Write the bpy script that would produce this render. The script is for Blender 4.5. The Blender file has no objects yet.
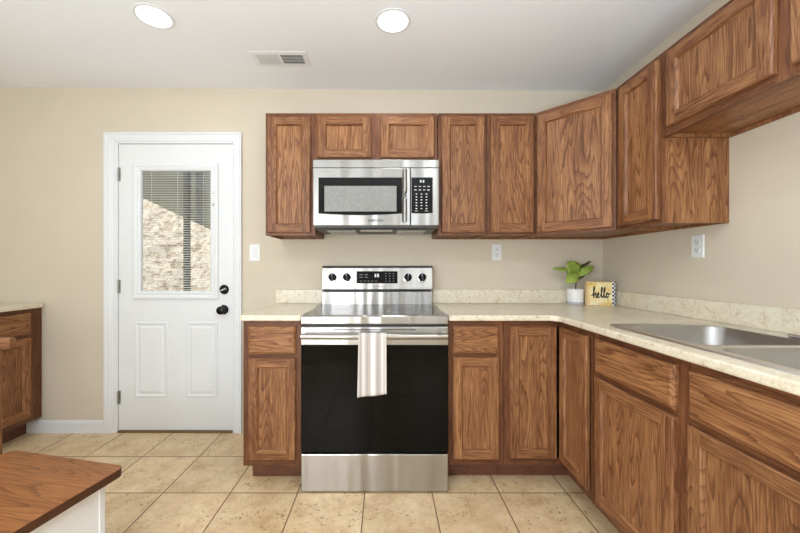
import bpy, bmesh, math, random
from mathutils import Vector, Matrix
random.seed(7)
S = bpy.context.scene
COL = S.collection
PI = math.pi

# ------------------------------------------------------------------ camera, world, light, exposure
XR, XL, CEIL, YF = 1.547, -3.05, 2.437, -5.4      # right wall, left wall, ceiling height, wall behind the camera
CAM_Y, CAM_Z = -2.482, 1.170
cd = bpy.data.cameras.new('camera'); cam = bpy.data.objects.new('camera', cd); COL.objects.link(cam)
cd.sensor_width = 36.0; cd.lens = 349.0 / 800 * 36
cd.shift_x = (400 - 385.2) / 800; cd.shift_y = (267.8 - 266.5) / 800
cd.clip_start = 0.02
cam.location = (0, CAM_Y, CAM_Z); cam.rotation_euler = (PI / 2, 0, 0)
S.camera = cam
S.view_settings.view_transform = 'Standard'; S.view_settings.look = 'None'
S.view_settings.gamma = 1.0; S.view_settings.use_curve_mapping = False
S.view_settings.exposure = -0.32
w = bpy.data.worlds.new('sky'); S.world = w; w.use_nodes = True
w.node_tree.nodes['Background'].inputs[0].default_value = (0.80, 0.88, 1.0, 1)
w.node_tree.nodes['Background'].inputs[1].default_value = 0.9

def lamp(name, typ, loc, rot, energy, color=(1, 1, 1), **kw):
    d = bpy.data.lights.new(name, typ); d.energy = energy; d.color = color
    for k, v in kw.items(): setattr(d, k, v)
    o = bpy.data.objects.new(name, d); COL.objects.link(o); o.location = loc; o.rotation_euler = rot
    return o
lamp('sun', 'SUN', (0, 6, 6), Vector((0.45, 0.42, -0.80)).to_track_quat('-Z', 'Y').to_euler(), 5.0, (1.0, 0.93, 0.82), angle=math.radians(0.6))
# added area lights at unseen windows behind the camera and in the left wall
WIN = [(-2.35, 0.33), (-0.98, 0.33), (0.78, 0.33)]  # (centre x, half width) of three added windows, spaced to band the steel
for cx, hw in WIN:
    lamp('window_daylight', 'AREA', (cx, YF + 0.03, 1.42), (PI / 2 + 0.12, 0, 0), 13, (0.84, 0.95, 1.10), shape='RECTANGLE', size=2 * hw, size_y=1.35)
lamp('window_daylight', 'AREA', (XL + 0.03, -4.45, 1.42), (PI / 2 + 0.15, 0, -PI / 2), 60, (0.82, 0.95, 1.12), shape='RECTANGLE', size=1.36, size_y=1.35)

# added soft fill light behind the camera, brightens the corner under the uppers
lamp('softbox', 'AREA', (-0.75, -3.3, 1.05), (PI / 2 + 0.04, 0, -0.22), 36, (0.90, 0.97, 1.06), shape='SQUARE', size=0.9)
# added upward fill lights behind the camera, to brighten the ceiling
for ux, uy, ue in ((-2.0, -3.1, 36), (0.55, -2.95, 58)):
    lamp('uplighter', 'AREA', (ux, uy, 1.12), (PI, 0, 0), ue, (0.84, 0.97, 1.14), shape='DISK', size=0.6)

# ------------------------------------------------------------------ materials
def mat(name):
    m = bpy.data.materials.new(name); m.use_nodes = True
    nt = m.node_tree; b = nt.nodes['Principled BSDF']
    return m, nt, b
def setp(b, **kw):
    for k, v in kw.items():
        b.inputs[k.replace('_', ' ')].default_value = v
def rgb(r, g, bb): return (r, g, bb, 1)
def srgb(r, g, b_):
    f = lambda c: (c / 255 / 12.92) if c <= 10 else ((c / 255 + .055) / 1.055) ** 2.4
    return (f(r), f(g), f(b_), 1)
def N(nt, typ, **kw):
    n = nt.nodes.new(typ)
    for k, v in kw.items(): setattr(n, k, v)
    return n
def L(nt, a, b): nt.links.new(a, b)
def ramp(nt, stops, interp='LINEAR'):
    r = N(nt, 'ShaderNodeValToRGB'); cr = r.color_ramp; cr.interpolation = interp
    while len(cr.elements) < len(stops): cr.elements.new(0.5)
    for e, (p, c) in zip(cr.elements, stops): e.position = p; e.color = c
    return r
def math_(nt, op, a, b=None):
    n = N(nt, 'ShaderNodeMath', operation=op)
    for i, v in enumerate((a, b)):
        if v is None: continue
        if isinstance(v, (int, float)): n.inputs[i].default_value = v
        else: L(nt, v, n.inputs[i])
    return n.outputs[0]

def plain(name, col, rough=0.5, metal=0.0, spec=0.5, noise=0.0, nscale=40, bump=0.0):
    m, nt, b = mat(name)
    setp(b, Base_Color=col, Roughness=rough, Metallic=metal, Specular_IOR_Level=spec)
    if noise or bump:
        tc = N(nt, 'ShaderNodeTexCoord'); n = N(nt, 'ShaderNodeTexNoise'); n.inputs['Scale'].default_value = nscale; n.inputs['Detail'].default_value = 4
        L(nt, tc.outputs['Object'], n.inputs['Vector'])
        if noise:
            d = tuple(c * (1 - noise) for c in col[:3]) + (1,); e = tuple(min(1, c * (1 + noise)) for c in col[:3]) + (1,)
            r = ramp(nt, [(0.3, d), (0.7, e)]); L(nt, n.outputs[0], r.inputs[0]); L(nt, r.outputs[0], b.inputs['Base Color'])
        if bump:
            bp = N(nt, 'ShaderNodeBump'); bp.inputs['Strength'].default_value = bump; bp.inputs['Distance'].default_value = 0.002
            L(nt, n.outputs[0], bp.inputs['Height']); L(nt, bp.outputs[0], b.inputs['Normal'])
    return m

def wood(name, axis, dark, mid, light, rough=0.42, rings=9.0, bump=0.12, figure=0.28):
    """oak: contour lines of stretched noise make cathedrals, fine streaks make the pores"""
    m, nt, b = mat(name)
    tc = N(nt, 'ShaderNodeTexCoord'); oi = N(nt, 'ShaderNodeObjectInfo')
    off = N(nt, 'ShaderNodeVectorMath', operation='SCALE'); off.inputs[0].default_value = (13.1, 7.7, 9.3); L(nt, oi.outputs['Random'], off.inputs['Scale'])
    add = N(nt, 'ShaderNodeVectorMath', operation='ADD'); L(nt, tc.outputs['Object'], add.inputs[0]); L(nt, off.outputs[0], add.inputs[1])
    def scaled(across, along):
        s = [across, across, across]; s[axis] = along
        mp = N(nt, 'ShaderNodeVectorMath', operation='MULTIPLY'); L(nt, add.outputs[0], mp.inputs[0]); mp.inputs[1].default_value = s
        return mp.outputs[0]
    n1 = N(nt, 'ShaderNodeTexNoise'); n1.inputs['Scale'].default_value = 1; n1.inputs['Detail'].default_value = 1.5; n1.inputs['Roughness'].default_value = 0.4
    L(nt, scaled(8.5, 0.85), n1.inputs['Vector'])
    n2 = N(nt, 'ShaderNodeTexNoise'); n2.inputs['Scale'].default_value = 1; n2.inputs['Detail'].default_value = 2
    L(nt, scaled(120, 8), n2.inputs['Vector'])
    n3 = N(nt, 'ShaderNodeTexNoise'); n3.inputs['Scale'].default_value = 1; n3.inputs['Detail'].default_value = 3; n3.inputs['Roughness'].default_value = 0.7
    L(nt, scaled(170, 9), n3.inputs['Vector'])
    n4 = N(nt, 'ShaderNodeTexNoise'); n4.inputs['Scale'].default_value = 1; n4.inputs['Detail'].default_value = 2
    L(nt, scaled(22, 1.6), n4.inputs['Vector'])
    v = math_(nt, 'MULTIPLY', n1.outputs[0], rings * 3.4)
    v = math_(nt, 'ADD', v, math_(nt, 'MULTIPLY', n2.outputs[0], 0.5))
    saw = math_(nt, 'FRACT', v)
    tri = math_(nt, 'POWER', saw, 5.0)
    mixv = math_(nt, 'ADD', math_(nt, 'MULTIPLY', tri, figure), math_(nt, 'MULTIPLY', n3.outputs[0], 0.62))
    mixv = math_(nt, 'ADD', mixv, math_(nt, 'MULTIPLY', n4.outputs[0], 0.30))
    mixv = math_(nt, 'SUBTRACT', mixv, 0.12)
    rp = ramp(nt, [(0.18, light), (0.42, mid), (0.78, dark)]); L(nt, mixv, rp.inputs[0])
    hs = N(nt, 'ShaderNodeHueSaturation'); L(nt, rp.outputs[0], hs.inputs['Color'])
    L(nt, math_(nt, 'ADD', math_(nt, 'MULTIPLY', oi.outputs['Random'], 0.22), 0.89), hs.inputs['Value'])
    L(nt, hs.outputs[0], b.inputs['Base Color'])
    setp(b, Roughness=rough, Specular_IOR_Level=0.3)
    bp = N(nt, 'ShaderNodeBump'); bp.inputs['Strength'].default_value = bump; bp.inputs['Distance'].default_value = 0.001; bp.invert = True
    L(nt, mixv, bp.inputs['Height']); L(nt, bp.outputs[0], b.inputs['Normal'])
    return m
OD, OM, OL = srgb(50, 27, 15), srgb(120, 77, 47), srgb(172, 125, 82)
M = {}
M['wood_z'] = wood('oak_vertical_grain', 2, OD, OM, OL)
M['wood_x'] = wood('oak_horizontal_grain', 0, OD, OM, OL)
M['wood_y'] = wood('oak_depth_grain', 1, OD, OM, OL)
FD, FM, FL = srgb(42, 22, 13), srgb(90, 53, 33), srgb(136, 90, 57)      # straight-grained frames, shade between the doors darkened into their colour
SM = srgb(112, 69, 42)
M['stile_z'] = wood('oak_stile', 2, OD, SM, OL, figure=0.14)
M['stile_x'] = wood('oak_rail', 0, OD, SM, OL, figure=0.14)
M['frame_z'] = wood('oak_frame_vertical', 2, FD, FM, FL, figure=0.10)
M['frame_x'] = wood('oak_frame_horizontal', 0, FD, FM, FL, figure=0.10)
M['toe'] = plain('dark_toe_board', srgb(102, 62, 41), 0.6, noise=0.2, nscale=30)
M['cab_in'] = plain('cabinet_edge_shadow_wood', srgb(70, 38, 20), 0.6)
M['top_wood'] = wood('walnut_laminate', 0, srgb(66, 35, 18), srgb(122, 73, 38), srgb(152, 99, 54), rough=0.33, rings=6, bump=0.03)
M['top_edge'] = plain('laminate_dark_edge', srgb(70, 38, 20), 0.4)
M['wall'] = plain('beige_wall_paint', srgb(207, 195, 174), 0.85, spec=0.2, noise=0.02, nscale=3, bump=0.05)
M['ceiling'] = plain('white_ceiling_paint', srgb(238, 240, 241), 0.9, spec=0.1, bump=0.05, nscale=60)
M['trim'] = plain('white_trim_paint', srgb(221, 222, 221), 0.45, noise=0.01)
M['door'] = plain('white_door_paint', srgb(221, 222, 220), 0.42, noise=0.01)
M['white'] = plain('white_panel', srgb(226, 227, 226), 0.45, noise=0.015)
M['plastic'] = plain('white_plastic', srgb(226, 226, 222), 0.35)
M['slot'] = plain('dark_slot', srgb(60, 60, 58), 0.6)
M['hinge'] = plain('satin_nickel', srgb(170, 170, 165), 0.35, 1.0)
M['bronze'] = plain('black_bronze_knob', srgb(34, 31, 29), 0.25, 0.8)
M['blackglass'] = plain('black_glass', rgb(0.002, 0.002, 0.002), 0.012, spec=0.14)
M['blackgloss'] = plain('black_gloss_plastic', rgb(0.010, 0.0095, 0.009), 0.15, spec=0.12)
M['black'] = plain('black_plastic', rgb(0.015, 0.015, 0.015), 0.5)
M['screen'] = plain('grey_microwave_screen', srgb(134, 134, 128), 0.22, spec=0.6, noise=0.1, nscale=90)
M['greyprint'] = plain('grey_print', srgb(120, 120, 118), 0.5)
M['darkprint'] = plain('dark_print', srgb(74, 72, 70), 0.5)
M['whiteprint'] = plain('white_print', srgb(225, 225, 225), 0.5)
M['castgrey'] = plain('grey_vent_metal', srgb(96, 95, 92), 0.5, 0.5, noise=0.1)
M['filter'] = plain('aluminium_filter', srgb(186, 184, 176), 0.45, 0.4, noise=0.1)
M['pot'] = plain('white_glazed_pot', srgb(236, 234, 230), 0.3)
M['potband'] = plain('grey_band', srgb(186, 186, 188), 0.5)
M['soil'] = plain('dark_soil', srgb(52, 38, 28), 0.9, noise=0.4, nscale=120)
M['stem'] = plain('brown_stem', srgb(84, 70, 40), 0.6)
M['ink'] = plain('black_ink', rgb(0.01, 0.01, 0.01), 0.6)
M['sill'] = plain('bronze_threshold', srgb(120, 92, 60), 0.5, 0.3)
M['slat'] = plain('white_blind_slat', srgb(228, 228, 222), 0.5)
M['vent'] = plain('white_register', srgb(232, 232, 230), 0.5)
M['ventdark'] = plain('duct_shadow', srgb(95, 95, 93), 0.8)
M['post'] = plain('dark_porch_post', srgb(70, 70, 62), 0.8, noise=0.1)
M['porch'] = plain('olive_porch_boards', srgb(128, 130, 112), 0.8, noise=0.06, nscale=8)

def emit(name, col, strength):
    m, nt, b = mat(name); setp(b, Base_Color=rgb(0.9, 0.9, 0.9), Emission_Color=col, Emission_Strength=strength); return m
M['lens'] = emit('led_lens', rgb(1.0, 0.97, 0.92), 4.0)
M['digit'] = emit('lit_digits', rgb(0.85, 0.95, 1.0), 0.9)

def steel(name, rough=0.30, col=srgb(168, 164, 157), aniso=0.8):
    m, nt, b = mat(name)
    setp(b, Base_Color=col, Metallic=1.0, Roughness=rough, Anisotropic=aniso, Anisotropic_Rotation=0.25)
    tg_ = N(nt, 'ShaderNodeTangent', direction_type='RADIAL', axis='Z'); L(nt, tg_.outputs[0], b.inputs['Tangent'])
    tc = N(nt, 'ShaderNodeTexCoord')
    # slight waviness of thin sheet metal, running up and down
    mp = N(nt, 'ShaderNodeVectorMath', operation='MULTIPLY'); L(nt, tc.outputs['Object'], mp.inputs[0]); mp.inputs[1].default_value = (9, 2, 0.9)
    n2 = N(nt, 'ShaderNodeTexNoise'); n2.inputs['Scale'].default_value = 1; n2.inputs['Detail'].default_value = 1; L(nt, mp.outputs[0], n2.inputs['Vector'])
    bp = N(nt, 'ShaderNodeBump'); bp.inputs['Strength'].default_value = 0.6; bp.inputs['Distance'].default_value = 0.02
    L(nt, n2.outputs[0], bp.inputs['Height']); L(nt, bp.outputs[0], b.inputs['Normal'])
    return m
M['steel'] = steel('brushed_stainless', col=srgb(172, 168, 161))
M['mwsteel'] = steel('brushed_stainless_dark', col=srgb(152, 149, 143))  # steel colour darkened to hold down the microwave's bright reflections
M['sinksteel'] = plain('satin_sink_steel', srgb(222, 221, 218), 0.30, 1.0)
M['bowlsteel'] = plain('brushed_bowl_steel', srgb(168, 166, 162), 0.36, 1.0)  # bowl colour darkened for the dim reflections inside it
M['chrome'] = plain('polished_chrome', srgb(210, 210, 210), 0.1, 1.0)

def counter_mat():
    m, nt, b = mat('cream_granite_laminate')
    tc = N(nt, 'ShaderNodeTexCoord')
    a = N(nt, 'ShaderNodeTexNoise'); a.inputs['Scale'].default_value = 20; a.inputs['Detail'].default_value = 7; a.inputs['Roughness'].default_value = 0.66; a.inputs['Distortion'].default_value = 1.2
    L(nt, tc.outputs['Object'], a.inputs['Vector'])
    f = N(nt, 'ShaderNodeTexNoise'); f.inputs['Scale'].default_value = 120; f.inputs['Detail'].default_value = 3; L(nt, tc.outputs['Object'], f.inputs['Vector'])
    mixv = math_(nt, 'ADD', math_(nt, 'MULTIPLY', a.outputs[0], 0.62), math_(nt, 'MULTIPLY', f.outputs[0], 0.38))
    r = ramp(nt, [(0.33, srgb(168, 148, 118)), (0.42, srgb(212, 199, 173)), (0.52, srgb(222, 212, 188)), (0.66, srgb(232, 224, 204))]); L(nt, mixv, r.inputs[0])
    L(nt, r.outputs[0], b.inputs['Base Color']); setp(b, Roughness=0.28, Specular_IOR_Level=0.5)
    return m
M['counter'] = counter_mat()

def floor_mat():
    m, nt, b = mat('beige_stone_tile')
    tc = N(nt, 'ShaderNodeTexCoord'); sp = N(nt, 'ShaderNodeSeparateXYZ'); L(nt, tc.outputs['Object'], sp.inputs[0])
    T = 0.3495
    u = math_(nt, 'DIVIDE', math_(nt, 'ADD', sp.outputs[0], 0.106 + 20 * T), T)
    v = math_(nt, 'DIVIDE', math_(nt, 'ADD', sp.outputs[1], 0.668 + 20 * T), T)
    def edge(q):
        fr = math_(nt, 'FRACT', q); return math_(nt, 'MINIMUM', fr, math_(nt, 'SUBTRACT', 1.0, fr))
    e = math_(nt, 'MINIMUM', edge(u), edge(v))
    grout = math_(nt, 'LESS_THAN', e, 0.0085)
    cell = N(nt, 'ShaderNodeCombineXYZ'); L(nt, math_(nt, 'FLOOR', u), cell.inputs[0]); L(nt, math_(nt, 'FLOOR', v), cell.inputs[1])
    wn = N(nt, 'ShaderNodeTexWhiteNoise'); L(nt, cell.outputs[0], wn.inputs['Vector'])
    sh = N(nt, 'ShaderNodeVectorMath', operation='SCALE'); L(nt, wn.outputs['Color'], sh.inputs[0]); sh.inputs['Scale'].default_value = 30
    ad = N(nt, 'ShaderNodeVectorMath', operation='ADD'); L(nt, tc.outputs['Object'], ad.inputs[0]); L(nt, sh.outputs[0], ad.inputs[1])
    a = N(nt, 'ShaderNodeTexNoise'); a.inputs['Scale'].default_value = 9; a.inputs['Detail'].default_value = 8; a.inputs['Roughness'].default_value = 0.7; L(nt, ad.outputs[0], a.inputs['Vector'])
    r = ramp(nt, [(0.3, srgb(192, 158, 114)), (0.48, srgb(215, 186, 143)), (0.7, srgb(231, 208, 168))]); L(nt, a.outputs[0], r.inputs[0])
    f = N(nt, 'ShaderNodeTexNoise'); f.inputs['Scale'].default_value = 75; f.inputs['Detail'].default_value = 2; L(nt, ad.outputs[0], f.inputs['Vector'])
    g = N(nt, 'ShaderNodeTexNoise'); g.inputs['Scale'].default_value = 13; g.inputs['Detail'].default_value = 1; L(nt, ad.outputs[0], g.inputs['Vector'])
    spots = ramp(nt, [(0.64, rgb(0, 0, 0)), (0.70, rgb(1, 1, 1))]); L(nt, math_(nt, 'ADD', f.outputs[0], math_(nt, 'MULTIPLY', math_(nt, 'SUBTRACT', g.outputs[0], 0.5), 0.35)), spots.inputs[0])
    mx = N(nt, 'ShaderNodeMixRGB'); L(nt, math_(nt, 'MULTIPLY', spots.outputs[0], 0.75), mx.inputs[0]); L(nt, r.outputs[0], mx.inputs[1]); mx.inputs[2].default_value = srgb(136, 104, 70)
    hs = N(nt, 'ShaderNodeHueSaturation'); L(nt, mx.outputs[0], hs.inputs['Color']); L(nt, math_(nt, 'ADD', math_(nt, 'MULTIPLY', wn.outputs['Value'], 0.10), 0.95), hs.inputs['Value'])
    m2 = N(nt, 'ShaderNodeMixRGB'); L(nt, grout, m2.inputs[0]); L(nt, hs.outputs[0], m2.inputs[1]); m2.inputs[2].default_value = srgb(118, 90, 60)
    L(nt, m2.outputs[0], b.inputs['Base Color'])
    L(nt, math_(nt, 'ADD', math_(nt, 'MULTIPLY', grout, 0.45), 0.32), b.inputs['Roughness'])
    h = math_(nt, 'SUBTRACT', math_(nt, 'MULTIPLY', a.outputs[0], 0.15), grout)
    h = math_(nt, 'SUBTRACT', h, math_(nt, 'MULTIPLY', spots.outputs[0], 0.25))
    bp = N(nt, 'ShaderNodeBump'); bp.inputs['Strength'].default_value = 0.5; bp.inputs['Distance'].default_value = 0.002; L(nt, h, bp.inputs['Height']); L(nt, bp.outputs[0], b.inputs['Normal'])
    return m
M['floor'] = floor_mat()

def towel_mat():
    m, nt, b = mat('striped_linen')
    tc = N(nt, 'ShaderNodeTexCoord'); sp = N(nt, 'ShaderNodeSeparateXYZ'); L(nt, tc.outputs['Object'], sp.inputs[0])
    u = math_(nt, 'ADD', math_(nt, 'DIVIDE', sp.outputs[0], 0.15), 0.5)
    W_, G, T = srgb(222, 217, 210), srgb(166, 157, 148), srgb(192, 183, 175)
    r = ramp(nt, [(0, W_), (.05, T), (.12, G), (.19, W_), (.26, T), (.33, G), (.44, T), (.47, W_), (.58, W_), (.61, T), (.68, G), (.78, T), (.82, W_), (.9, T), (.95, W_)]); L(nt, u, r.inputs[0])
    n = N(nt, 'ShaderNodeTexNoise'); n.inputs['Scale'].default_value = 500; n.inputs['Detail'].default_value = 2; L(nt, tc.outputs['Object'], n.inputs['Vector'])
    bp = N(nt, 'ShaderNodeBump'); bp.inputs['Strength'].default_value = 0.4; bp.inputs['Distance'].default_value = 0.001; L(nt, n.outputs[0], bp.inputs['Height']); L(nt, bp.outputs[0], b.inputs['Normal'])
    L(nt, r.outputs[0], b.inputs['Base Color']); setp(b, Roughness=0.9, Specular_IOR_Level=0.2)
    return m
M['towel'] = towel_mat()

def noise_mat(name, stops, scale, rough=0.8, detail=6, rr=0.6):
    m, nt, b = mat(name); tc = N(nt, 'ShaderNodeTexCoord')
    n = N(nt, 'ShaderNodeTexNoise'); n.inputs['Scale'].default_value = scale; n.inputs['Detail'].default_value = detail; n.inputs['Roughness'].default_value = rr
    L(nt, tc.outputs['Object'], n.inputs['Vector']); r = ramp(nt, stops); L(nt, n.outputs[0], r.inputs[0]); L(nt, r.outputs[0], b.inputs['Base Color']); setp(b, Roughness=rough, Specular_IOR_Level=0.2)
    return m
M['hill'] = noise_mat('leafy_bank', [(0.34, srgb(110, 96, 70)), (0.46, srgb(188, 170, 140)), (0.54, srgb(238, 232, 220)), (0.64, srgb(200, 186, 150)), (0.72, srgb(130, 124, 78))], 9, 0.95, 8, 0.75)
M['leaf'] = noise_mat('fiddle_leaf', [(0.35, srgb(110, 136, 46)), (0.65, srgb(170, 188, 92))], 12, 0.45)
M['leafdark'] = noise_mat('fiddle_leaf_dark', [(0.3, srgb(58, 66, 34)), (0.7, srgb(84, 90, 44))], 12, 0.5)
M['signgold'] = noise_mat('golden_wash_board', [(0.36, srgb(246, 234, 196)), (0.55, srgb(238, 214, 150)), (0.7, srgb(214, 172, 84))], 22, 0.6)
M['signwood'] = noise_mat('pale_sign_wood', [(0.4, srgb(214, 178, 120)), (0.6, srgb(236, 208, 158))], 30, 0.6)
def gingham():
    m, nt, b = mat('black_white_gingham'); tc = N(nt, 'ShaderNodeTexCoord')
    c = N(nt, 'ShaderNodeTexChecker'); c.inputs['Scale'].default_value = 1 / 0.0125; c.inputs[1].default_value = srgb(240, 240, 238); c.inputs[2].default_value = srgb(38, 42, 66)
    ad = N(nt, 'ShaderNodeVectorMath', operation='ADD'); L(nt, tc.outputs['Object'], ad.inputs[0]); ad.inputs[1].default_value = (0.0, 0.003, 0.001)
    L(nt, ad.outputs[0], c.inputs['Vector']); L(nt, c.outputs[0], b.inputs['Base Color']); setp(b, Roughness=0.9); return m
M['gingham'] = gingham()
def glass():
    m, nt, b = mat('clear_glass')
    nt.nodes.remove(b); out = nt.nodes['Material Output']
    t = N(nt, 'ShaderNodeBsdfTransparent'); g = N(nt, 'ShaderNodeBsdfGlossy'); g.inputs['Roughness'].default_value = 0.02
    fr = N(nt, 'ShaderNodeFresnel'); fr.inputs[0].default_value = 1.45; mx = N(nt, 'ShaderNodeMixShader')
    L(nt, fr.outputs[0], mx.inputs[0]); L(nt, t.outputs[0], mx.inputs[1]); L(nt, g.outputs[0], mx.inputs[2]); L(nt, mx.outputs[0], out.inputs[0]); return m
M['glass'] = glass()

# ------------------------------------------------------------------ helpers
def box(bm, x0, x1, y0, y1, z0, z1, mi=0):
    vs = [bm.verts.new((x, y, z)) for z in (z0, z1) for y in (y0, y1) for x in (x0, x1)]
    for q in ((0, 2, 3, 1), (4, 5, 7, 6), (0, 1, 5, 4), (2, 6, 7, 3), (0, 4, 6, 2), (1, 3, 7, 5)):
        f = bm.faces.new([vs[i] for i in q]); f.material_index = mi
    return vs
def prism(bm, pts, z0, z1, mi=0, side_mi=None):
    """pts: plan outline, counter-clockwise"""
    lo = [bm.verts.new((x, y, z0)) for x, y in pts]; hi = [bm.verts.new((x, y, z1)) for x, y in pts]
    n = len(pts)
    bm.faces.new(lo[::-1]).material_index = mi; bm.faces.new(hi).material_index = mi
    for i in range(n):
        f = bm.faces.new((lo[i], lo[(i + 1) % n], hi[(i + 1) % n], hi[i])); f.material_index = mi if side_mi is None else side_mi
def extr(bm, pts, axis, a0, a1, mi=0):
    """profile (p,q) swept along axis; axis 0: (y,z) along x; axis 1: (x,z) along y"""
    def P(p, q, a): return (a, p, q) if axis == 0 else (p, a, q)
    A = [bm.verts.new(P(p, q, a0)) for p, q in pts]; B = [bm.verts.new(P(p, q, a1)) for p, q in pts]; n = len(pts)
    bm.faces.new(A).material_index = mi; bm.faces.new(B[::-1]).material_index = mi
    for i in range(n): bm.faces.new((A[i], B[i], B[(i + 1) % n], A[(i + 1) % n])).material_index = mi
def lathe(bm, prof, mtx=None, n=24, mi=0, cap=True):
    """prof: (r, h) along local z"""
    rings = []
    for r, h in prof:
        ring = []
        for k in range(n):
            a = 2 * PI * k / n; v = Vector((r * math.cos(a), r * math.sin(a), h))
            ring.append(bm.verts.new(mtx @ v if mtx else v))
        rings.append(ring)
    for a, b in zip(rings, rings[1:]):
        for k in range(n): bm.faces.new((a[k], a[(k + 1) % n], b[(k + 1) % n], b[k])).material_index = mi
    if cap:
        bm.faces.new(rings[0][::-1]).material_index = mi; bm.faces.new(rings[-1]).material_index = mi
def tube(bm, pts, r, n=8, mi=0):
    pts = [Vector(p) for p in pts]; rings = []; up = Vector((0, 0, 1))
    for i, p in enumerate(pts):
        d = (pts[min(i + 1, len(pts) - 1)] - pts[max(i - 1, 0)]).normalized()
        u = d.cross(up)
        if u.length < 1e-3: u = d.cross(Vector((1, 0, 0)))
        u.normalize(); v = d.cross(u)
        rr = r[i] if isinstance(r, (list, tuple)) else r
        rings.append([bm.verts.new(p + u * rr * math.cos(2 * PI * k / n) + v * rr * math.sin(2 * PI * k / n)) for k in range(n)])
    for a, b in zip(rings, rings[1:]):
        for k in range(n): bm.faces.new((a[k], a[(k + 1) % n], b[(k + 1) % n], b[k])).material_index = mi
    bm.faces.new(rings[0][::-1]).material_index = mi; bm.faces.new(rings[-1]).material_index = mi
def B(): return bmesh.new()
def obj(name, bm, mats, parent=None, loc=(0, 0, 0), rot=(0, 0, 0), bevel=0, smooth=False, seg=2):
    bmesh.ops.recalc_face_normals(bm, faces=bm.faces[:])
    me = bpy.data.meshes.new(name); bm.to_mesh(me); bm.free()
    if not isinstance(mats, (list, tuple)): mats = [mats]
    for m in mats: me.materials.append(M[m])
    if smooth:
        for p in me.polygons: p.use_smooth = True
    o = bpy.data.objects.new(name, me); COL.objects.link(o)
    if parent: o.parent = parent
    o.location = loc; o.rotation_euler = rot
    if bevel:
        b = o.modifiers.new('bevel', 'BEVEL'); b.width = bevel; b.segments = seg; b.limit_method = 'ANGLE'; b.angle_limit = math.radians(40)
    return o
def shade_auto(o, ang=35):
    me = o.data
    for p in me.polygons: p.use_smooth = True
    bm = bmesh.new(); bm.from_mesh(me)
    for e in bm.edges:
        if len(e.link_faces) == 2 and e.calc_face_angle(0) > math.radians(ang): e.smooth = False
    bm.to_mesh(me); bm.free(); return o
def tag(o, label, cat, group=None):
    o['label'] = label; o['category'] = cat
    if group: o['group'] = group
    return o
def thing(name, label, cat, loc=(0, 0, 0), rotz=0, group=None):
    o = bpy.data.objects.new(name, None); COL.objects.link(o); o.empty_display_size = 0.1
    o.location = loc; o.rotation_euler = (0, 0, rotz); return tag(o, label, cat, group)
def struct(name, bm, m, **kw):
    o = obj(name, bm, m, **kw); o['kind'] = 'structure'; return o
def text_mesh(name, body, size, mname, parent, loc, rot=(PI / 2, 0, 0), depth=0.0006, bold=0.0):
    c = bpy.data.curves.new(name, 'FONT'); c.body = body; c.size = size; c.align_x = 'CENTER'; c.align_y = 'CENTER'; c.extrude = depth; c.offset = bold
    t = bpy.data.objects.new(name + '_tmp', c); COL.objects.link(t)
    dg = bpy.context.evaluated_depsgraph_get(); dg.update()
    me = bpy.data.meshes.new_from_object(t.evaluated_get(dg)); bpy.data.objects.remove(t)
    me.materials.clear(); me.materials.append(M[mname])
    o = bpy.data.objects.new(name, me); COL.objects.link(o); o.parent = parent; o.location = loc; o.rotation_euler = rot; return o

# ------------------------------------------------------------------ the setting
bm = B(); box(bm, XL - 0.3, XR + 0.3, YF - 0.3, 0.02, -0.08, 0); struct('floor', bm, 'floor')
bm = B(); box(bm, XL - 0.3, XR + 0.3, YF - 0.3, 0.2, 0, 0.1); struct('ceiling', bm, 'ceiling', loc=(0, 0, CEIL), rot=(0, math.atan(0.0062), 0))
def ceil_z(x): return CEIL - 0.0062 * x
ceil_tilt = math.atan(0.0062)
def wall_with_holes(bm, a0, a1, z0, z1, holes, put):
    """holes sorted along the wall; put(a0,a1,z0,z1) adds a block"""
    a = a0
    for h0, h1, hz0, hz1 in holes:
        put(a, h0, z0, z1)
        if hz0 > z0: put(h0, h1, z0, hz0)
        if hz1 < z1: put(h0, h1, hz1, z1)
        a = h1
    put(a, a1, z0, z1)
DX0, DX1, DZ1 = -1.897, -1.083, 2.050          # door slab
bm = B(); wall_with_holes(bm, XL - 0.14, XR + 0.14, 0, CEIL + 0.035, [(DX0 - 0.035, DX1 + 0.02, 0, DZ1 + 0.02)], lambda a, b, c, d: box(bm, a, b, 0, 0.14, c, d)); struct('wall_back', bm, 'wall')
bm = B(); box(bm, XR, XR + 0.14, YF, 0, 0, CEIL + 0.035); struct('wall_right', bm, 'wall')
bm = B(); wall_with_holes(bm, YF, 0, 0, CEIL + 0.035, [(-5.13, -3.77, 0.745, 2.095)], lambda a, b, c, d: box(bm, XL - 0.14, XL, a, b, c, d)); struct('wall_left', bm, 'wall')
bm = B(); wall_with_holes(bm, XL - 0.14, XR + 0.14, 0, CEIL + 0.035, [(cx - hw, cx + hw, 0.745, 2.095) for cx, hw in WIN], lambda a, b, c, d: box(bm, a, b, YF - 0.14, YF, c, d)); struct('wall_front', bm, 'wall')
def added_window_unit(n, loc, rotz, W):
    """local: x along the wall, room on +y"""
    bm = B(); t = 0.06; h = 1.35
    box(bm, -W - t, -W, 0.001, 0.02, -h / 2 - t, h / 2 + t); box(bm, W, W + t, 0.001, 0.02, -h / 2 - t, h / 2 + t)
    box(bm, -W, W, 0.001, 0.02, h / 2, h / 2 + t); box(bm, -W, W, 0.001, 0.02, -h / 2 - t, -h / 2)
    box(bm, -0.025, 0.025, -0.09, -0.05, -h / 2, h / 2); box(bm, -W, W, -0.09, -0.05, -0.02, 0.02)
    o = struct('window_%d' % n, bm, 'trim', loc=loc, rot=(0, 0, rotz))
    bm = B(); box(bm, -W, W, -0.075, -0.07, -h / 2, h / 2); g = obj('window_pane', bm, 'glass', parent=o)
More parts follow.
